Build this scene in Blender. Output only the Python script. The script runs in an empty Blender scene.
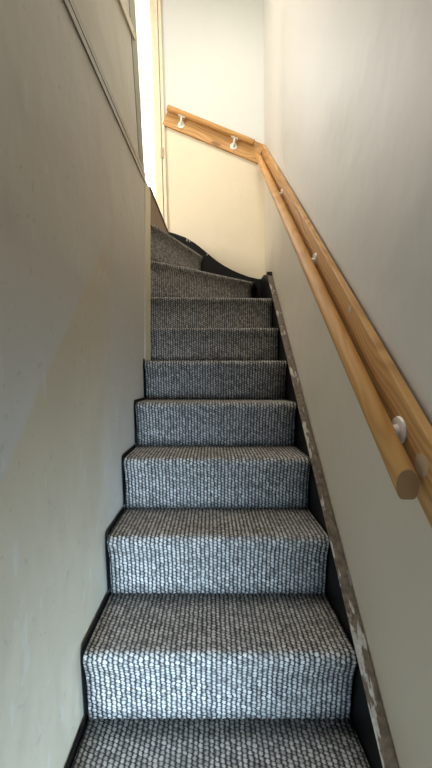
import bpy, bmesh, math, random
from mathutils import Vector, Matrix
random.seed(7)
C = bpy.context.scene.collection
H = 1.685            # camera height above the lower floor
F = 370.0; X0 = 213.6; YH = 381.0
def Z(z): return z + H   # heights measured from the eye level

# ------------------------------------------------------------------ helpers
def obj(name, bm, mat, parent=None, smooth=False, mw=None):
    me = bpy.data.meshes.new(name)
    bmesh.ops.recalc_face_normals(bm, faces=bm.faces)
    bm.to_mesh(me); bm.free()
    if smooth:
        for p in me.polygons: p.use_smooth = True
    me.materials.append(mat)
    o = bpy.data.objects.new(name, me); C.objects.link(o)
    if mw is not None: o.matrix_world = mw
    if parent: o.parent = parent
    return o
def struct(name, bm, mat, **k):
    o = obj(name, bm, mat, **k)
    if not k.get('parent'): o['kind'] = 'structure'
    return o
def empty(name, loc=(0, 0, 0)):
    o = bpy.data.objects.new(name, None); C.objects.link(o); o.location = loc; o.empty_display_size = .05
    return o
def tag(o, label, cat, group=None):
    o['label'] = label; o['category'] = cat
    if group: o['group'] = group
def hexa(bm, p):
    """p = 8 points: bottom 4 (ccw), top 4."""
    v = [bm.verts.new(q) for q in p]
    for f in ((3, 2, 1, 0), (4, 5, 6, 7), (0, 1, 5, 4), (1, 2, 6, 5), (2, 3, 7, 6), (3, 0, 4, 7)):
        bm.faces.new([v[i] for i in f])
    return v
def box(bm, x0, x1, y0, y1, z0, z1):
    return hexa(bm, [(x0, y0, z0), (x1, y0, z0), (x1, y1, z0), (x0, y1, z0), (x0, y0, z1), (x1, y0, z1), (x1, y1, z1), (x0, y1, z1)])
def prism(bm, pts, axis, a, b):
    """polygon pts (2-D) extruded along axis between a and b. axis 'x': pts=(y,z); 'y': (x,z); 'z': (x,y)"""
    def P(p, t):
        return {'x': (t, p[0], p[1]), 'y': (p[0], t, p[1]), 'z': (p[0], p[1], t)}[axis]
    A = [bm.verts.new(P(p, a)) for p in pts]; B = [bm.verts.new(P(p, b)) for p in pts]
    bm.faces.new(A); bm.faces.new(B[::-1])
    n = len(pts)
    for i in range(n): bm.faces.new([A[i], B[i], B[(i + 1) % n], A[(i + 1) % n]])
def bevel(bm, w, seg=2):
    bmesh.ops.bevel(bm, geom=bm.edges[:], offset=w, segments=seg, profile=.5, affect='EDGES', clamp_overlap=True)
def frame_from(p0, p1, up=(0, 0, 1)):
    """matrix whose x axis runs p0 -> p1 and z axis is as near up as it can be"""
    p0 = Vector(p0); x = (Vector(p1) - p0).normalized()
    y = Vector(up).cross(x).normalized(); z = x.cross(y)
    m = Matrix((x, y, z)).transposed().to_4x4(); m.translation = p0
    return m
def cyl(bm, p0, p1, r, seg=24, r2=None):
    m = frame_from(p0, p1) if abs((Vector(p1) - Vector(p0)).normalized().z) < .98 else frame_from(p0, p1, (0, 1, 0))
    L = (Vector(p1) - Vector(p0)).length; r2 = r if r2 is None else r2
    A = []; B = []
    for i in range(seg):
        a = 2 * math.pi * i / seg
        A.append(bm.verts.new(m @ Vector((0, r * math.cos(a), r * math.sin(a)))))
        B.append(bm.verts.new(m @ Vector((L, r2 * math.cos(a), r2 * math.sin(a)))))
    bm.faces.new(A); bm.faces.new(B[::-1])
    for i in range(seg): bm.faces.new([A[i], B[i], B[(i + 1) % seg], A[(i + 1) % seg]])

# ------------------------------------------------------------------ materials
class N:
    def __init__(s, name):
        s.m = bpy.data.materials.new(name); s.m.use_nodes = True
        s.t = s.m.node_tree; s.b = s.t.nodes['Principled BSDF']
    def n(s, typ, **k):
        o = s.t.nodes.new(typ)
        for a, b in k.items():
            if a.startswith('_'): setattr(o, a[1:], b)
            else: s.put(o.inputs[a.replace('__', ' ')], b)
        return o
    def put(s, i, v):
        if hasattr(v, 'is_output') or isinstance(v, bpy.types.NodeSocket): s.t.links.new(v, i)
        else: i.default_value = v
    def math(s, op, a, b=None, c=None, clamp=False):
        o = s.t.nodes.new('ShaderNodeMath'); o.operation = op; o.use_clamp = clamp
        s.put(o.inputs[0], a)
        if b is not None: s.put(o.inputs[1], b)
        if c is not None: s.put(o.inputs[2], c)
        return o.outputs[0]
    def noise(s, vec, scale, detail=3, rough=.5, out='Fac'):
        o = s.t.nodes.new('ShaderNodeTexNoise'); s.put(o.inputs['Vector'], vec)
        o.inputs['Scale'].default_value = scale; o.inputs['Detail'].default_value = detail; o.inputs['Roughness'].default_value = rough
        return o.outputs[out]
    def ramp(s, fac, stops):
        o = s.t.nodes.new('ShaderNodeValToRGB'); s.put(o.inputs[0], fac)
        e = o.color_ramp.elements
        while len(e) < len(stops): e.new(.5)
        for i, (p, c) in enumerate(stops): e[i].position = p; e[i].color = (*c, 1)
        return o.outputs[0]
    def mix(s, fac, a, b):
        o = s.t.nodes.new('ShaderNodeMix'); o.data_type = 'RGBA'
        s.put(o.inputs[0], fac); s.put(o.inputs[6], (*a, 1) if isinstance(a, tuple) else a); s.put(o.inputs[7], (*b, 1) if isinstance(b, tuple) else b)
        return o.outputs[2]
    def maprange(s, v, a, b, c=0, d=1):
        o = s.t.nodes.new('ShaderNodeMapRange'); s.put(o.inputs[0], v)
        for i, q in enumerate((a, b, c, d)): o.inputs[i + 1].default_value = q
        return o.outputs[0]
    def coords(s, kind='Object'):
        return s.t.nodes.new('ShaderNodeTexCoord').outputs[kind]
    def sep(s, v):
        o = s.t.nodes.new('ShaderNodeSeparateXYZ'); s.put(o.inputs[0], v); return o.outputs
    def mapping(s, v, scale):
        o = s.t.nodes.new('ShaderNodeMapping'); s.put(o.inputs[0], v); o.inputs['Scale'].default_value = scale; return o.outputs[0]
    def bump(s, h, strength, dist, normal=None):
        o = s.t.nodes.new('ShaderNodeBump'); s.put(o.inputs['Height'], h)
        o.inputs['Strength'].default_value = strength; o.inputs['Distance'].default_value = dist
        if normal is not None: s.put(o.inputs['Normal'], normal)
        return o.outputs[0]

def plain(name, col, rough=.6, **k):
    s = N(name); v = s.coords()
    f = s.noise(v, 30, 4)
    c = s.mix(f, tuple(x * .85 for x in col), tuple(min(1, x * 1.12) for x in col))
    s.put(s.b.inputs['Base Color'], c); s.b.inputs['Roughness'].default_value = rough
    s.put(s.b.inputs['Normal'], s.bump(s.noise(v, 120, 3), .25, .001))
    return s.m

def wallpaint(name, lower, upper=None, line=None, rough=.55, chips=0.0):
    """line=(a,b,c,soft): upper paint where a*x+b*y+z > c"""
    s = N(name); v = s.coords(); x, y, z = s.sep(v)
    big = s.noise(v, 1.6, 4, .6); mid = s.noise(v, 7, 4, .6)
    col = s.mix(big, tuple(c * .95 for c in lower), tuple(min(1, c * 1.05) for c in lower))
    if upper:
        a, b, c, soft = line
        q = s.math('ADD', s.math('MULTIPLY', x, a), s.math('MULTIPLY', y, b))
        q = s.math('ADD', q, z)
        q = s.math('ADD', q, s.math('MULTIPLY', s.math('SUBTRACT', mid, .5), .04))
        f = s.maprange(q, c - soft, c + soft)
        if rough == .56: f = s.math('MAXIMUM', f, s.maprange(s.math('ADD', y, s.math('MULTIPLY', mid, .2)), 1.15, 1.42))
        up = s.mix(big, tuple(c_ * .96 for c_ in upper), tuple(min(1, c_ * 1.04) for c_ in upper))
        if len(line) == 4: col = s.mix(f, col, up)
    if chips:
        mark = s.noise(s.mapping(v, (1, 1, .45)), 26, 2, .5)
        mk = s.maprange(mark, chips, chips + .03)
        col = s.mix(s.math('MULTIPLY', mk, .35), col, (.62, .62, .58))
        drk = s.noise(v, 41, 2, .5); dk = s.maprange(drk, chips + .01, chips + .04)
        col = s.mix(s.math('MULTIPLY', dk, .3), col, (.30, .29, .25))
    s.put(s.b.inputs['Base Color'], col); s.b.inputs['Roughness'].default_value = rough
    str_ = s.noise(s.mapping(v, (1, 1, .35)), 14, 4, .55)
    b1 = s.bump(s.noise(v, 3.0, 3, .5), .6, .02)
    b2 = s.bump(str_, .38, .004, b1)
    b3 = s.bump(s.noise(v, 160, 2), .2, .0008, b2)
    s.put(s.b.inputs['Normal'], b3)
    return s.m

def wood(name, light, dark, knots=True):
    s = N(name); v = s.coords()
    g = s.mapping(v, (1.6, 22, 22))
    warp = s.noise(s.mapping(v, (2.4, 8, 8)), 1.0, 1, .4)
    w = s.math('ADD', s.math('MULTIPLY', s.sep(g)[2], 1.0), s.math('MULTIPLY', warp, 3.2))
    rings = s.math('SINE', s.math('MULTIPLY', w, 15.0))
    fine = s.noise(s.mapping(v, (4, 160, 160)), 1.0, 4, .6)
    f = s.math('ADD', s.math('MULTIPLY', s.math('ADD', s.math('MULTIPLY', rings, .5), .5), .55), s.math('MULTIPLY', fine, .45))
    col = s.ramp(f, [(.15, light), (.55, tuple((a * .6 + b * .4) for a, b in zip(light, dark))), (.95, dark)])
    if knots:
        vo = s.t.nodes.new('ShaderNodeTexVoronoi'); s.put(vo.inputs['Vector'], s.mapping(v, (3.2, 9, 9))); vo.inputs['Scale'].default_value = 1
        k = s.maprange(vo.outputs['Distance'], .10, .17, 1, 0)
        col = s.mix(s.math('MULTIPLY', k, .75), col, tuple(d * .45 for d in dark))
    s.put(s.b.inputs['Base Color'], col); s.b.inputs['Roughness'].default_value = .6; s.b.inputs['Specular IOR Level'].default_value = .3
    s.put(s.b.inputs['Normal'], s.bump(fine, .2, .0008))
    return s.m

def carpet_mat():
    s = N('woven_loop_carpet'); uv = s.coords('UV')
    jit = s.noise(uv, 55, 2, .5, 'Color')
    jx, jy, _ = s.sep(jit)
    u, v, _ = s.sep(uv)
    u = s.math('ADD', u, s.math('MULTIPLY', s.math('SUBTRACT', jx, .5), .010))
    v = s.math('ADD', v, s.math('MULTIPLY', s.math('SUBTRACT', jy, .5), .010))
    pu = s.math('DIVIDE', u, .0130); pv = s.math('DIVIDE', v, .0120)
    col0 = s.math('FLOOR', pu)
    off = s.math('MULTIPLY', s.math('FLOORED_MODULO', col0, 2.0), .5)
    wave = s.math('MULTIPLY', s.math('SINE', s.math('MULTIPLY', s.math('ADD', pv, .2), 12.566)), .07)
    puw = s.math('ADD', pu, wave); col = s.math('FLOOR', puw)
    off = s.math('MULTIPLY', s.math('FLOORED_MODULO', col, 2.0), .5)
    fu = s.math('SUBTRACT', s.math('FRACT', puw), .5)
    pv2 = s.math('ADD', s.math('ADD', pv, off), s.math('MULTIPLY', fu, .22))
    fv = s.math('SUBTRACT', s.math('FRACT', pv2), .5)
    r2 = s.math('ADD', s.math('MULTIPLY', s.math('MULTIPLY', fu, fu), 3.5), s.math('MULTIPLY', s.math('MULTIPLY', fv, fv), 2.0))
    h = s.math('SUBTRACT', 1.0, s.math('POWER', r2, 1.25), clamp=True)
    wn = s.t.nodes.new('ShaderNodeTexWhiteNoise'); wn.noise_dimensions = '2D'
    cb = s.t.nodes.new('ShaderNodeCombineXYZ'); s.put(cb.inputs[0], col); s.put(cb.inputs[1], s.math('FLOOR', pv2)); s.put(wn.inputs['Vector'], cb.outputs[0])
    fib = s.noise(uv, 900, 3, .7)
    patch = s.noise(uv, 9, 3, .6)
    f = s.math('MULTIPLY', h, s.math('ADD', .72, s.math('MULTIPLY', wn.outputs['Value'], .42)))
    f = s.math('ADD', f, s.math('MULTIPLY', s.math('SUBTRACT', fib, .5), .35))
    c = s.ramp(f, [(.16, (.016, .020, .024)), (.40, (.085, .082, .078)), (.62, (.27, .262, .25)), (.98, (.60, .585, .56))])
    c = s.mix(s.maprange(patch, .35, .7, 0, .28), c, (.17, .165, .16))
    s.put(s.b.inputs['Base Color'], c); s.b.inputs['Roughness'].default_value = .95
    s.b.inputs['Specular IOR Level'].default_value = .15
    s.put(s.b.inputs['Normal'], s.bump(s.math('ADD', h, s.math('MULTIPLY', fib, .25)), .8, .004))
    return s.m

def chipped_mat():
    s = N('chipped_string_paint'); v = s.coords(); x, y, z = s.sep(v)
    rot = s.t.nodes.new('ShaderNodeMapping'); s.put(rot.inputs[0], v); rot.inputs['Rotation'].default_value = (math.radians(-42), 0, 0); 
    m2 = s.mapping(rot.outputs[0], (2.6, .55, 1))
    a = s.noise(m2, 16, 5, .62)
    b = s.noise(v, 60, 4, .6)
    edge = s.maprange(x, .352, .374, .075, -.02)     # paint is lost mostly along the inner arris
    lowy = s.maprange(y, .8, 2.3, .035, -.015)
    q = s.math('ADD', s.math('ADD', a, edge), lowy)
    f = s.maprange(q, .555, .585)
    base = s.ramp(b, [(.3, (.075, .058, .042)), (.5, (.14, .105, .075)), (.7, (.21, .165, .12))])
    pale = s.ramp(b, [(.3, (.36, .33, .28)), (.7, (.62, .60, .55))])
    c = s.mix(f, base, pale)
    s.put(s.b.inputs['Base Color'], c); s.b.inputs['Roughness'].default_value = .6
    s.put(s.b.inputs['Normal'], s.bump(s.math('ADD', f, b), .4, .0015))
    return s.m

def black_mat():
    s = N('black_gloss_paint'); v = s.coords()
    b = s.noise(v, 22, 4, .6)
    chip = s.maprange(s.noise(v, 38, 3, .6), .70, .73)
    s.b.inputs['Specular IOR Level'].default_value = .2; c = s.mix(b, (.005, .0055, .006), (.014, .0145, .016)); c = s.mix(s.math('MULTIPLY', chip, .6), c, (.40, .36, .30))
    s.put(s.b.inputs['Base Color'], c); s.b.inputs['Roughness'].default_value = .5
    s.put(s.b.inputs['Normal'], s.bump(b, .3, .002))
    return s.m

CREAM = (.60, .535, .41); WHITE = (.66, .655, .60)
M_left = wallpaint('wall_paint_left', (.55, .485, .365), (.55, .525, .47), (0, -1.02, Z(-.145) - 1.02 * .6, .012), rough=.56, chips=.655)
M_right = wallpaint('wall_paint_right', (.68, .61, .495), (.66, .65, .615), (0, -.873, Z(-.17) - .873 * .661, .01), chips=.76)
M_back = wallpaint('wall_paint_back', (.76, .675, .51), (.66, .68, .65), (.402, 0, Z(1.93), .012), chips=.75)
M_panel = wallpaint('panel_paint', (.50, .475, .40), chips=.76)
M_ceil = wallpaint('ceiling_paint', (.72, .71, .67))
M_trim = plain('aged_cream_gloss', (.62, .56, .42), .4)
M_strip = plain('aged_grey_gloss', (.36, .335, .285), .4)
M_endpost = plain('grey_green_post', (.30, .30, .25), .6)  # darker grey-green than the panel, used on its end post
M_post = plain('cream_bead_paint', (.66, .60, .45), .5)
M_frame = plain('door_frame_cream', (.78, .70, .52), .4)
M_white = plain('white_plastic', (.85, .83, .79), .35)
M_brown = plain('bare_brown_board', (.24, .165, .105), .7)
M_black = black_mat()
M_chip = chipped_mat()
M_carpet = carpet_mat()
M_pine = wood('varnished_pine', (.64, .38, .155), (.43, .215, .07))
M_rail = wood('varnished_pine_rail', (.60, .335, .115), (.46, .23, .068), knots=False)
M_end = plain('pine_end_grain_shaded', (.30, .17, .065), .7)  # end grain colour, darkened further for the shade on the cut end
M_fill = plain('pale_filler', (.58, .46, .31), .7)
M_floor = plain('dark_floor_boards', (.16, .13, .10), .5)
M_metal = plain('hinge_metal', (.45, .38, .25), .4)

# ------------------------------------------------------------------ the stair lines
G = .223; D = .925; OH = .045
XL, XR = -.3315, .358
WL, WR, BW = -.348, .400, 2.88     # left wall face, right wall face, back wall face
A, B, T = {}, {}, {}
for k in range(-3, 7):
    d = D + G * (k - 1); A[k] = Vector((XL, d)); B[k] = Vector((XR, d)); T[k] = Z(-.885 + .2 * k + .0)
for k in range(-3, 6): A[k].x = -.3385 + .8 * (max(0, .030 - .0165 * max(.3, A[k].y)))
A[6] = Vector((-.362, 2.04)); B[6] = Vector((XR, 2.04))
A[7] = Vector((-.40, 2.219)); B[7] = Vector((XR, 2.263)); 
A[8] = Vector((-.40, 2.207)); B[8] = Vector((.290, 2.715)); 
A[9] = Vector((-.405, 2.165)); B[9] = Vector((-.082, 2.828));
A[10] = Vector((-.374, 2.16)); B[10] = Vector((-.347, 2.83))
T[3] -= .002; T[4] -= .008; T[5] -= .014; T[6] -= .020; T[7] = Z(.508); T[8] = Z(.730); T[9] = Z(.958); T[10] = Z(1.13)
def nrm(k):
    t = (B[k] - A[k]).normalized(); return Vector((-t.y, t.x))

# ------------------------------------------------------------------ carpet
carpet = empty('stair_carpet', (0, D, 0))
tag(carpet, 'grey woven loop stair carpet covering the treads and risers, with black painted edges beside it', 'carpet')
def profile(k, z0, z1):
    if k >= 6:
        return [(.020, z0), (.0195, z0 + .04), (.019, z0 + (z1 - z0) * .45), (.017, z1 - .055), (.012, z1 - .040), (.006, z1 - .030), (.002, z1 - .022), (0, z1 - .016), (.0, z1 - .010), (.003, z1 - .004), (.009, z1 - .001), (.022, z1)]
    p = [(OH, z0), (OH - .006, z0 + .04), (OH - .014, z0 + (z1 - z0) * .45), (OH - .024, z1 - .068), (OH - .032, z1 - .050),
         (.007, z1 - .038), (.003, z1 - .030), (.0005, z1 - .021), (.001, z1 - .013), (.006, z1 - .005), (.014, z1 - .001), (.028, z1)]
    return p
TH = .009
for k in range(-3, 10):
    z0 = T[k - 1] if k > -3 else 0.0; z1 = T[k]; n = nrm(k); a, b = A[k], B[k]
    nx = max(2, int((b - a).length / .05))
    rows = []
    rv = []; s_acc = 0; prev = None
    for (o, z) in profile(k, z0, z1):
        if prev: s_acc += math.hypot(o - prev[0], z - prev[1])
        prev = (o, z)
        row = [(a.lerp(b, i / nx) + n * o, z) for i in range(nx + 1)]
        rows.append([(q.x, q.y, z) for q, z in row]); rv.append([s_acc] * (nx + 1))
    n2 = nrm(k + 1); off = OH + .0
    # sides of the tread run on to the next riser (winders fan out)
    for t in (.25, .5, .75, 1.0):
        row = []; vv = []
        for i in range(nx + 1):
            p0 = a.lerp(b, i / nx) + n * .024; p1 = (Vector((-.3435, 2.04)) if k == 5 else A[k + 1]).lerp(B[k + 1], i / nx) + n2 * (OH if k < 5 else .02)
            p = p0.lerp(p1, t); row.append((p.x, p.y, z1)); vv.append(s_acc + (p - p0).length)
        rows.append(row); rv.append(vv)
    bm = bmesh.new(); uvl = bm.loops.layers.uv.new('UVMap')
    nr = len(rows)
    base = random.random() * 0
    top = [[bm.verts.new(p) for p in r] for r in rows]
    # thickness: push inwards
    def inner(j, i):
        x, y, z = rows[j][i]
        if j < 3: d_ = (n.x, n.y, 0)
        elif j < 5: d_ = (n.x * .8, n.y * .8, .6)
        elif j < 9: d_ = (n.x, n.y, 0)
        elif j < 11: d_ = (n.x * .7, n.y * .7, -.7)
        else: d_ = (0, 0, -1)
        return (x + d_[0] * TH, y + d_[1] * TH, z + d_[2] * TH)
    bot = [[bm.verts.new(inner(j, i)) for i in range(nx + 1)] for j in range(nr)]
    W = (b - a).length
    def uvq(f, idx):
        for l, (j, i) in zip(f.loops, idx):
            l[uvl].uv = (i / nx * W + .37 * (k + 4), rv[j][i] + .211 * (k + 4) )
    for j in range(nr - 1):
        for i in range(nx):
            f = bm.faces.new([top[j][i], top[j][i + 1], top[j + 1][i + 1], top[j + 1][i]])
            uvq(f, [(j, i), (j, i + 1), (j + 1, i + 1), (j + 1, i)])
            f = bm.faces.new([bot[j][i], bot[j + 1][i], bot[j + 1][i + 1], bot[j][i + 1]])
            uvq(f, [(j, i), (j + 1, i), (j + 1, i + 1), (j, i + 1)])
        for i in (0, nx):
            f = bm.faces.new([top[j][i], top[j + 1][i], bot[j + 1][i], bot[j][i]])
            uvq(f, [(j, i), (j + 1, i), (j + 1, i), (j, i)])
    for j in (0, nr - 1):
        for i in range(nx):
            f = bm.faces.new([top[j][i], top[j][i + 1], bot[j][i + 1], bot[j][i]])
            uvq(f, [(j, i), (j, i + 1), (j, i + 1), (j, i)])
    o = obj('carpet_step_cover', bm, M_carpet, smooth=False)
    for p in o.data.polygons: p.use_smooth = abs(p.normal.x) < .9
    o.parent = carpet; o.matrix_parent_inverse = Matrix.Translation(-carpet.location)

# ------------------------------------------------------------------ timber staircase
stairs = empty('staircase', (0, D, 0))
tag(stairs, 'steep winding timber staircase painted black at its edges, rising between plastered walls', 'staircase')
def part(name, bm, mat, parent, **k):
    o = obj(name, bm, mat, **k); o.parent = parent; o.matrix_parent_inverse = Matrix.Translation(-parent.location); return o
g = TH + .0015
for k in range(-3, 7):
    d = A[k].y if k < 6 else 2.04
    z0 = T[k - 1] if k > -3 else 0.0; z1 = T[k] - g
    y1 = d + G + OH + .012 if k < 6 else 2.30
    bm = bmesh.new()
    prof = [(d + TH + .004, z1 - .006), (d + TH + .010, z1), (y1, z1), (y1, z1 - .026), (d + TH + .010, z1 - .026), (d + TH + .003, z1 - .018)]
    xr = .362
    prism(bm, prof, 'x', -.3465, xr); part('tread', bm, M_black, stairs)
    bm = bmesh.new(); box(bm, -.3465, xr, d + OH * (k < 6) + .020 * (k > 5) + TH + .002, d + OH * (k < 6) + .020 * (k > 5) + TH + .018, z0 - g * (k > -3) + .0005, z1 - .0265); part('riser', bm, M_black, stairs)
# thin black strip a little way up the left wall, following the steps
for k in range(-3, 6):
    d = A[k].y; z0 = T[k - 1] if k > -3 else 0.001; z1 = T[k]
    bm = bmesh.new()
    e = d + G + OH - .014 if k < 5 else 1.864
    prism(bm, [(d + OH - .016, z0 + (.014 if k > -3 else 0)), (d + .001, z1 - .022), (d + .001, z1 + .002), (d + .010, z1 + .011), (e, z1 + .011), (e, z1 - .03), (d + OH + .06, z1 - .04), (d + OH + .03, z0 + .010)], 'x', WL + .0001, WL + .0013)
    part('black_margin', bm, M_black, stairs)
def poly3(pts, z0, z1, name='tread', mat=M_black):
    bm = bmesh.new(); prism(bm, pts, 'z', z0, z1); part(name, bm, mat, stairs)
def line(k, o, ext0=0, ext1=0):
    t = (B[k] - A[k]).normalized(); n = nrm(k)
    return (A[k] + n * o - t * ext0, B[k] + n * o + t * ext1)
for k, outer in ((7, [(.362, 2.30), (.362, 2.845), (.30, 2.845)]), (8, [(.30, 2.845), (-.06, 2.845)]), (9, [(-.05, 2.845), (-.345, 2.845)])):
    a, b = line(k, TH + .004, 0, .005 if k == 7 else .04 if k == 8 else .012)
    a2, b2 = line(k + 1, .02 + TH + .02)
    if k == 7: pts = [tuple(a), (.362, a.y + .045), *outer[1:], tuple(b2), tuple(a2)]
    elif k == 8: pts = [tuple(a), tuple(b), (.335, 2.845), (-.06, 2.845), tuple(b2), tuple(a2)]
    else: pts = [tuple(a), tuple(b), (-.08, 2.845), (-.332, 2.845), tuple(a2 + Vector((-.01, 0)))]
    poly3(pts, T[k] - g - .026, T[k] - g)
    a, b = line(k, .02 + TH + .002, -.01 if k > 7 else 0, (0, .035, .01)[k - 7]); c, d_ = line(k, .02 + TH + .018, -.01 if k > 7 else 0, (0, .035, .01)[k - 7])
    poly3([tuple(a), tuple(b), tuple(d_), tuple(c)], T[k - 1] - g, T[k] - g - .0265, 'riser')
# top riser: bare brown board below the landing edge
bm = bmesh.new()
a, b = A[10], B[10]
hexa(bm, [(a.x, a.y, T[9] - .03), (b.x, 2.848, T[9] - .03), (b.x - .018, 2.848, T[9] - .03), (a.x - .018, a.y, T[9] - .03),
          (a.x, a.y, T[10] - .001), (b.x, 2.848, T[10] - .001), (b.x - .018, 2.848, T[10] - .001), (a.x - .018, a.y, T[10] - .001)])
o = part('landing_riser', bm, M_brown, stairs); o['label'] = 'bare brown board of the top riser'

# right string: sloping board beside the steps, chipped top edge
def strz(y): return Z(-.713 + .905 * (y - .925))
bm = bmesh.new()
yb = 2.50
pts = []
ys = [-.12 + i * (yb + .12) / 40 for i in range(41)]
rnd = random.Random(3)
topv = []
for y in ys: topv.append((y, strz(y) + rnd.uniform(-.0015, .0015)))
peak = [(yb + .012, strz(yb) + .030), (yb + .045, strz(yb) + .034), (yb + .05, strz(yb) - .02)]
low = [(2.50, Z(.30)), (1.9, Z(-.28)), (.3, Z(-1.62)), (-.12, Z(-1.67))]
prism(bm, topv + peak + low, 'x', .3635, .397)
bm2 = bm
s_obj = part('side_string', bm2, M_chip, stairs)
s_obj['label'] = 'right side string with worn brown top edge and chipped pale paint'
# black inner face as a thin painted skin of its own geometry: second material on the inner side faces
s_obj.data.materials.append(M_black)
for p in s_obj.data.polygons:
    if p.normal.x < -.9 or (p.normal.y > .9) : p.material_index = 1
    if p.normal.y < -.2 and p.center.y > yb: p.material_index = 1

# back string: curved black skirting that sweeps up the winders
curve = [(-.351, 1.150), (-.30, 1.136), (-.22, 1.107), (-.15, 1.066), (-.105, 1.032), (-.06, .995), (-.012, .955), (.04, .915), (.088, .884), (.15, .851), (.203, .828), (.27, .803), (.342, .786), (.3955, .785)]
bm = bmesh.new()
pts = [(x, Z(z)) for x, z in curve] + [(.3955, Z(.42)), (.0, Z(.5)), (-.351, Z(.85))]
prism(bm, pts, 'y', 2.85, 2.8785)
o = part('back_string', bm, M_black, stairs); o['label'] = 'curved black string along the back wall'

for cx, cz, w_ in ((-.205, 1.085, .007), (-.185, 1.078, .005), (-.05, .975, .005)):
    bm = bmesh.new(); prism(bm, [(cx - w_, Z(cz) - .004), (cx - w_ * .2, Z(cz) - .012), (cx + w_, Z(cz) - .002), (cx + w_ * .3, Z(cz) + .006), (cx - w_ * .3, Z(cz) + .014)], 'y', 2.8488, 2.8498)
    part('bare_patch', bm, M_strip, stairs)
# link board between peak of the side string and the back corner
bm = bmesh.new()
prism(bm, [(2.552, strz(yb) - .02), (2.70, Z(.775)), (2.849, Z(.785)), (2.849, Z(.40)), (2.552, Z(.34))], 'x', .366, .397)
part('corner_string', bm, M_black, stairs)

# ------------------------------------------------------------------ room shell
LY0 = -1.7
def line_l(y): return Z(.858 + .136 * (y - .836))     # bottom of the upper strip on the left wall
bm = bmesh.new()
prism(bm, [(LY0, 0), (LY0, line_l(LY0)), (1.865, line_l(1.865)), (1.865, 0)], 'x', WL - .10, WL)
struct('wall_left', bm, M_left)
# rounded wall end (plaster bead) beyond the last full tread
bm = bmesh.new()
prism(bm, [(1.866, T[5] + .002), (1.866, line_l(1.866) + .022), (2.022, line_l(2.022) + .016), (2.022, T[5] + .006)], 'x', WL - .10, WL + .004)
bevel(bm, .004, 2)
struct('trim_3', bm, M_post)
bm = bmesh.new()
prism(bm, [(1.866, 0), (1.866, T[5] - .002), (2.0, T[5] - .002), (2.0, 0)], 'x', WL - .10, WL - .002)
prism(bm, [(2.0, 0), (2.0, T[5] + .0), (2.035, T[5] + .0), (2.035, 0)], 'x', WL - .10, -.41)
struct('wall_left_end', bm, M_post)
# horizontal moulding on the left wall (two stepped beads)
def strip(name, y0, y1, zf, h, xin, mat, xlean=0):
    bm = bmesh.new()
    def seg(za, zb, t):
        p = []
        for y in (y0, y1):
            pass
        prism(bm, [(y0, zf(y0) + za), (y1, zf(y1) + za), (y1, zf(y1) + zb), (y0, zf(y0) + zb)], 'x', xin - .002, xin + t)
    seg(0, h * .40, .005); seg(h * .40, h * .56, .0008); seg(h * .56, h, .004)
    return struct(name, bm, mat)
strip('trim_1', LY0, 1.862, line_l, .050, WL, M_strip)
# upper panelled partition, leaning a little
def upx(z): return WL - .0 - .05 * (z - Z(1.0))
def line_u(y): return line_l(y) + .050
bm = bmesh.new(); zt = Z(3.2)
y1b, y1t = 1.80, 1.80
hexa(bm, [(upx(line_u(LY0)) - .05, LY0, line_u(LY0)), (upx(line_u(LY0)), LY0, line_u(LY0)), (upx(line_u(1.74)), 1.74, line_u(1.74)), (upx(line_u(1.74)) - .05, 1.74, line_u(1.74)),
          (upx(zt) - .05, LY0, zt), (upx(zt), LY0, zt), (upx(zt), 1.52, zt), (upx(zt) - .05, 1.52, zt)])
struct('wall_left_upper', bm, M_panel)
bm = bmesh.new(); zb_ = line_u(1.862) + .001
hexa(bm, [(upx(zb_) - .055, 1.742, zb_), (upx(zb_) + .003, 1.742, zb_), (upx(zb_) + .003, 1.862, zb_), (upx(zb_) - .055, 1.862, zb_),
          (upx(zt) - .055, 1.522, zt), (upx(zt) + .003, 1.522, zt), (upx(zt) + .003, 1.765, zt), (upx(zt) - .055, 1.765, zt)])
struct('trim_4', bm, M_endpost)
# second moulding higher up
bm = bmesh.new()
def zz(y): return Z(1.50 + .42 * (y - 1.50))
for za, zb2, t in ((0, .030, .010), (.044, .058, .006)):
    ya, yc = 1.05, 1.74
    hexa(bm, [(upx(zz(ya) + za) - .002, ya, zz(ya) + za), (upx(zz(ya) + za) + t, ya, zz(ya) + za), (upx(zz(yc) + za) + t, yc, zz(yc) + za), (upx(zz(yc) + za) - .002, yc, zz(yc) + za),
              (upx(zz(ya) + zb2) - .002, ya, zz(ya) + zb2), (upx(zz(ya) + zb2) + t, ya, zz(ya) + zb2), (upx(zz(yc) + zb2) + t, yc, zz(yc) + zb2), (upx(zz(yc) + zb2) - .002, yc, zz(yc) + zb2)])
struct('trim_2', bm, M_trim)

# right wall (leans in very slightly at the top)
bm = bmesh.new(); lean = .014; RY0 = -.30
hexa(bm, [(WR, RY0, 0), (WR + .12, RY0, 0), (WR + .12, BW + .1, 0), (WR, BW + .1, 0),
          (WR, RY0, Z(.7)), (WR + .12, RY0, Z(.7)), (WR + .12, BW + .1, Z(.7)), (WR, BW + .1, Z(.7))])
hexa(bm, [(WR, RY0, Z(.7)), (WR + .12, RY0, Z(.7)), (WR + .12, BW + .1, Z(.7)), (WR, BW + .1, Z(.7)),
          (WR - lean, RY0, zt), (WR + .12, RY0, zt), (WR + .12, BW + .1, zt), (WR - lean, BW + .1, zt)])
bmesh.ops.remove_doubles(bm, verts=bm.verts, dist=1e-5)
bmesh.ops.delete(bm, geom=[f for f in bm.faces if all(abs(v.co.z - Z(.7)) < 1e-4 for v in f.verts)], context='FACES')
struct('wall_right', bm, M_right)

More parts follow.
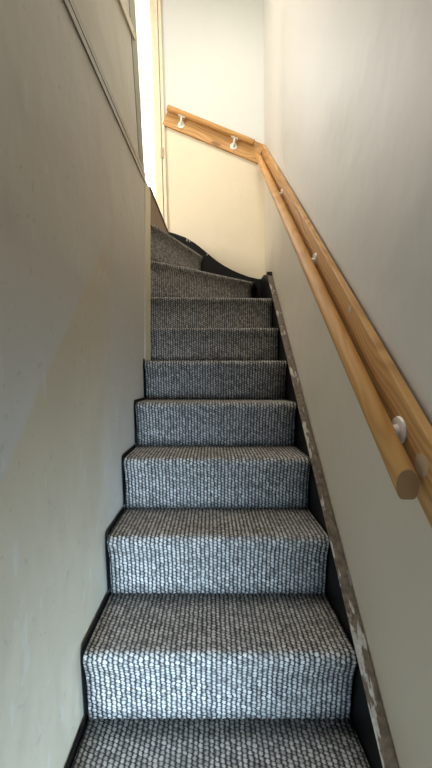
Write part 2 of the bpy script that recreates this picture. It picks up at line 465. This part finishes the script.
# back wall with the leaning door opening on its left
fx0, fx1 = -.358, -.415       # right edge of the frame at the landing and at the top (leans)
ztp = Z(3.0)
def fxe(z): return fx0 + (fx1 - fx0) * (z - Z(1.15)) / (1.85)
bm = bmesh.new()
prism(bm, [(fxe(Z(1.15)), Z(1.0)), (fxe(Z(1.15)), Z(1.15)), (fxe(zt), zt), (WR, zt), (WR, 0), (-.45, 0), (-.45, Z(1.0))], 'y', BW, BW + .1)
struct('wall_back', bm, M_back)
bm = bmesh.new()
box(bm, -2.4, -1.22, BW, BW + .1, Z(1.0), zt); box(bm, -1.22, fxe(zt), BW, BW + .1, Z(3.08), zt)
struct('wall_back_landing', bm, M_back)
# landing
bm = bmesh.new()
prism(bm, [(-2.4, .3), (-.47, .3), (-.47, 2.06), (-.375, 2.06), (-.376, 2.16), (-.3485, 2.848), (-.362, 2.8785), (-.362, BW + .1), (-.362, 4.3), (-2.4, 4.3)][:0] or
      [(-2.4, .3), (-.47, .3), (-.47, 2.06), (-.40, 2.06), (-.394, 2.16), (-.367, 2.848), (-.46, 2.879), (-.46, 4.3), (-2.4, 4.3)], 'z', Z(.96), Z(1.129))
struct('floor_landing', bm, M_brown)
bm = bmesh.new()
prism(bm, [(-.392, 2.162), (-.368, 2.162), (-.341, 2.848), (-.365, 2.848)], 'z', Z(1.1295), Z(1.137))
struct('trim_5', bm, M_brown)
# door frame (leaning): jamb, stop, architrave
door = empty('door_1', (-.45, BW, Z(1.13))); door['kind'] = 'structure'
def leanbar(name, o0, o1, y0, y1, mat, z0=Z(1.132), z1=Z(3.06)):
    bm = bmesh.new()
    a0, a1 = fxe(z0) - o0, fxe(z0) - o1; b0, b1 = fxe(z1) - o0, fxe(z1) - o1
    hexa(bm, [(a1, y0, z0), (a0, y0, z0), (a0, y1, z0), (a1, y1, z0), (b1, y0, z1), (b0, y0, z1), (b0, y1, z1), (b1, y1, z1)])
    bevel(bm, .003, 2)
    return part(name, bm, mat, door)
leanbar('architrave', -.004, .020, BW - .020, BW - .001, M_frame)
leanbar('architrave', .024, .050, BW - .026, BW - .001, M_frame)
leanbar('jamb', .0505, .078, BW - .006, BW + .10, M_frame)
leanbar('door_stop', .0785, .092, BW + .04, BW + .07, M_frame)
bm = bmesh.new(); hx = fxe(Z(1.77)) - .0215; box(bm, hx - .010, hx + .012, BW - .0285, BW - .02, Z(1.72), Z(1.80)); bevel(bm, .002); part('hinge', bm, M_metal, door)
# head
bm = bmesh.new(); box(bm, -1.21, fxe(Z(3.07)) - .05, BW - .02, BW + .09, Z(3.062), Z(3.079)); part('head', bm, M_frame, door)
# bright room beyond and landing enclosure
bm = bmesh.new(); box(bm, -2.4, -.46, 4.2, 4.3, Z(1.13), zt); struct('wall_far', bm, M_ceil)
bm = bmesh.new(); box(bm, -.455, -.36, BW + .101, 4.3, Z(1.0), zt); struct('wall_far_right', bm, M_ceil)
bm = bmesh.new(); box(bm, -2.5, -2.401, .2, 4.3, Z(.96), zt); struct('wall_far_left', bm, M_ceil)
bm = bmesh.new(); box(bm, -2.4, -.47, .2, .299, Z(.96), zt); struct('wall_landing_front', bm, M_ceil)
bm = bmesh.new(); box(bm, -2.5, WR + .12, LY0, 4.3, zt + .001, zt + .1); struct('ceiling', bm, M_ceil)
bm = bmesh.new(); box(bm, WL - .1, WR, LY0, BW, -.06, -.001); struct('floor', bm, M_floor)
# front wall and an invented side lobby behind the viewer, added around the cool fill lamp
bm = bmesh.new(); box(bm, WL - .1, 2.1, LY0 - .1, LY0 - .001, 0, zt); struct('wall_front', bm, M_ceil)
bm = bmesh.new(); box(bm, WR + .121, 2.1, RY0, RY0 + .1, 0, zt); struct('wall_added_lobby', bm, M_ceil)
bm = bmesh.new(); box(bm, 2.101, 2.2, LY0 - .1, RY0 + .1, 0, zt); struct('wall_added_lobby_right', bm, M_ceil)
bm = bmesh.new(); box(bm, WR, 2.1, LY0, RY0, -.06, -.001); struct('floor_added_lobby', bm, M_floor)
bm = bmesh.new(); box(bm, WR + .121, 2.2, LY0 - .1, RY0 + .1, zt + .001, zt + .1); struct('ceiling_added_lobby', bm, M_ceil)
bm = bmesh.new(); box(bm, -.53, -.47, 1.60, 4.2, 0, Z(.959)); struct('wall_leak_block', bm, M_ceil)  # unseen, put in to stop world light leaking from under the landing
bm = bmesh.new(); box(bm, -.469, -.45, 2.0, 2.05, 0, Z(.959)); struct('post_leak_block', bm, M_brown)  # unseen post added to close the light gap left of the winders

# the left wall runs very slightly out of parallel with the flight
for o in bpy.data.objects:
    nm = o.name.split('.')[0]
    if o.type == 'MESH' and nm in ('wall_left', 'trim_1', 'black_margin', 'tread', 'riser'):
        me = o.data
        if nm in ('tread', 'riser') and min(v.co.y for v in me.vertices) > 1.95: continue
        for v in me.vertices:
            if -.36 < v.co.x < -.33 and v.co.z < Z(1.2): v.co.x += max(0, .030 - .0165 * max(.3, v.co.y))

# ------------------------------------------------------------------ handrails
def parented(o, p):
    o.parent = p; o.matrix_parent_inverse = p.matrix_world.inverted() if False else Matrix.Translation(-p.location)
def make_rail(name, label, P0, P1, bh, side, rail_off, rail_dz, r, brackets, rail_span, board_ext=0, plumb=0, disc=-.030):
    """P0->P1: centre line of the backboard at its back face. side: unit vector out of the wall."""
    root = empty(name, P0); tag(root, label, 'handrail', None)
    side = Vector(side); P0 = Vector(P0); P1 = Vector(P1); L = (P1 - P0).length
    dirv = (P1 - P0).normalized(); up = side.cross(dirv)
    if up.z < 0: up = -up
    m = Matrix((dirv, side, up)).transposed().to_4x4(); m.translation = P0
    bt = .020
    bm = bmesh.new(); box(bm, 0, L, .0, bt, -bh / 2, bh / 2); bevel(bm, .003, 2)
    o = obj('backboard', bm, M_pine); o.matrix_world = m; parented(o, root)
    # rail: round mopstick with a slightly flattened underside
    a, b = rail_span
    bm = bmesh.new(); seg = 28; prof = []
    for i in range(seg):
        t = 2 * math.pi * i / seg; y = r * math.cos(t); z = r * 1.05 * math.sin(t)
        z = max(z, -r * .88); prof.append((y, z))
    rings = [bm_ring for bm_ring in []]
    xs = [a, a + .0015] + [a + (b - a) * i / 10 for i in range(1, 10)] + [b - .002, b]
    for xi, x in enumerate(xs):
        s_ = .95 if xi in (0, len(xs) - 1) else 1
        rings.append([bm.verts.new((x + (z * s_ * plumb if xi < 2 else 0), rail_off + y * s_, rail_dz + z * s_)) for y, z in prof])
    for q in range(len(rings) - 1):
        for i in range(seg): bm.faces.new([rings[q][i], rings[q + 1][i], rings[q + 1][(i + 1) % seg], rings[q][(i + 1) % seg]])
    bm.faces.new(rings[0]); bm.faces.new(rings[-1][::-1])
    o = obj('rail', bm, M_rail); o.data.materials.append(M_end)
    for p in o.data.polygons:
        p.use_smooth = len(p.vertices) == 4
        if len(p.vertices) > 4: p.material_index = 1
    o.matrix_world = m; parented(o, root)
    # brackets
    zpl = -.012
    for bx in brackets:
        mm = m @ Matrix.Translation((bx, 0, 0))
        bm = bmesh.new()
        upl = mm.inverted().to_3x3() @ Vector((0, 0, 1)); upl.y = 0; upl.normalize()    # bracket stands plumb on the sloping board
        fwd = Vector((0, 1, 0))
        base = Vector((0, bt, 0)) + upl * disc
        c = base
        tip = Vector((0, rail_off, rail_dz)) - Vector((0, 0, r * .88))
        cyl(bm, c + fwd * .003, c + fwd * .016, .012, 16, .010)
        k1 = c + fwd * (rail_off - bt) * .75 + upl * .004
        cyl(bm, c + fwd * .012, k1, .007, 12); cyl(bm, k1, tip - Vector((0, 0, .002)), .007, 12)
        o = obj('bracket', bm, M_white, smooth=False); o.matrix_world = mm; parented(o, root)
        bm = bmesh.new(); cyl(bm, c + fwd * .0002, c + fwd * .005, .028, 28, .026)
        q = obj('wall_plate', bm, M_white); q.matrix_world = mm; parented(q, root); q.parent = o; q.matrix_parent_inverse = mm.inverted()
        bm = bmesh.new(); box(bm, -.028, .028, rail_off - .010, rail_off + .010, tip.z - .004, tip.z - .0002); bevel(bm, .0015, 2)
        q = obj('saddle', bm, M_white); q.parent = o; q.matrix_parent_inverse = mm.inverted(); q.matrix_world = mm
    return root, m
sl = .873
def pr(y, off=0): return (WR - .0075, y, Z(-.157 + sl * (y - .661)) + off)
Pa, Pb = Vector(pr(.40)), Vector(pr(2.855))
cs = math.cos(math.atan(sl)); Lr = (Pb - Pa).length
def tt(y): return (y - .40) / cs
r1, m1 = make_rail('handrail', 'long pine handrail on a knotty backboard sloping up the right wall', Pa, Pb, .110, (-1, 0, 0), .0515, -.013,
          .0215, [tt(.742), tt(1.36), tt(2.02)], (tt(.641), tt(2.815)), plumb=sl, disc=-.012)
# filler spots over the screws of the long backboard
for yy, du, rr in ((.665, .004, .021), (1.036, .036, .010), (1.0, -.01, .004), (1.62, .02, .005)):
    bm = bmesh.new(); cyl(bm, (tt(yy), .0195, du), (tt(yy), .0206, du), rr, 20)
    o = obj('screw_filler', bm, M_fill); o.matrix_world = m1; parented(o, r1)
bP0 = (-.369, BW - .002, Z(2.055)); bP1 = (.366, BW - .002, Z(1.757))
make_rail('handrail', 'short pine handrail on the back wall with two white brackets, above the winding steps', bP0, bP1, .150, (0, -1, 0), .052, .036,
          .021, [.128, .565], (.004, .715))

# ------------------------------------------------------------------ lights
def area(name, loc, target, sx, sy, power, col, spread=180):
    l = bpy.data.lights.new(name, 'AREA'); l.shape = 'RECTANGLE'; l.size = sx; l.size_y = sy; l.energy = power; l.color = col; l.spread = math.radians(spread)
    o = bpy.data.objects.new(name, l); C.objects.link(o); o.location = loc
    o.rotation_euler = (Vector(target) - Vector(loc)).to_track_quat('-Z', 'Y').to_euler(); return o
area('added_lobby_fill', (.66, -1.6, 1.0), (-.04, 1.0, .52), .70, 1.1, 22, (.58, .79, 1.0), 48)  # invented cool lamp behind the viewer, lights the lower risers
area('added_landing_fill', (-1.9, .9, Z(1.85)), (.1, 2.8, Z(1.35)), 1.0, .7, 42, (1.0, .96, .88))  # invented lamp out of view, brightens the back and right walls
area('far_room_daylight', (-1.3, 3.6, Z(3.0)), (-1.0, 3.9, Z(1.2)), 1.2, .8, 75, (1.0, .97, .92))
area('added_overhead_fill', (.02, 1.35, Z(3.1)), (.02, 1.35, 0), .5, 1.3, 24, (1.0, .91, .78))  # added overhead fill for the walls and treads, no fitting there
w = bpy.data.worlds.new('World'); bpy.context.scene.world = w; w.use_nodes = True
w.node_tree.nodes['Background'].inputs[0].default_value = (.75, .85, 1, 1); w.node_tree.nodes['Background'].inputs[1].default_value = 1.0

# ------------------------------------------------------------------ camera
cam = bpy.data.cameras.new('camera'); co = bpy.data.objects.new('camera', cam); C.objects.link(co)
cam.sensor_fit = 'VERTICAL'; cam.sensor_height = 36; cam.sensor_width = 36 * 432 / 768
cam.lens = F / 768 * 36; cam.clip_start = .02
cam.shift_x = (216 - X0) / 768; cam.shift_y = (YH - 384) / 768
co.location = (0, 0, H); co.rotation_euler = (math.pi / 2, 0, 0)
S = bpy.context.scene; S.camera = co
S.view_settings.view_transform = 'Standard'; S.view_settings.look = 'None'; S.view_settings.gamma = 1; S.view_settings.use_curve_mapping = False
S.view_settings.exposure = 0.24
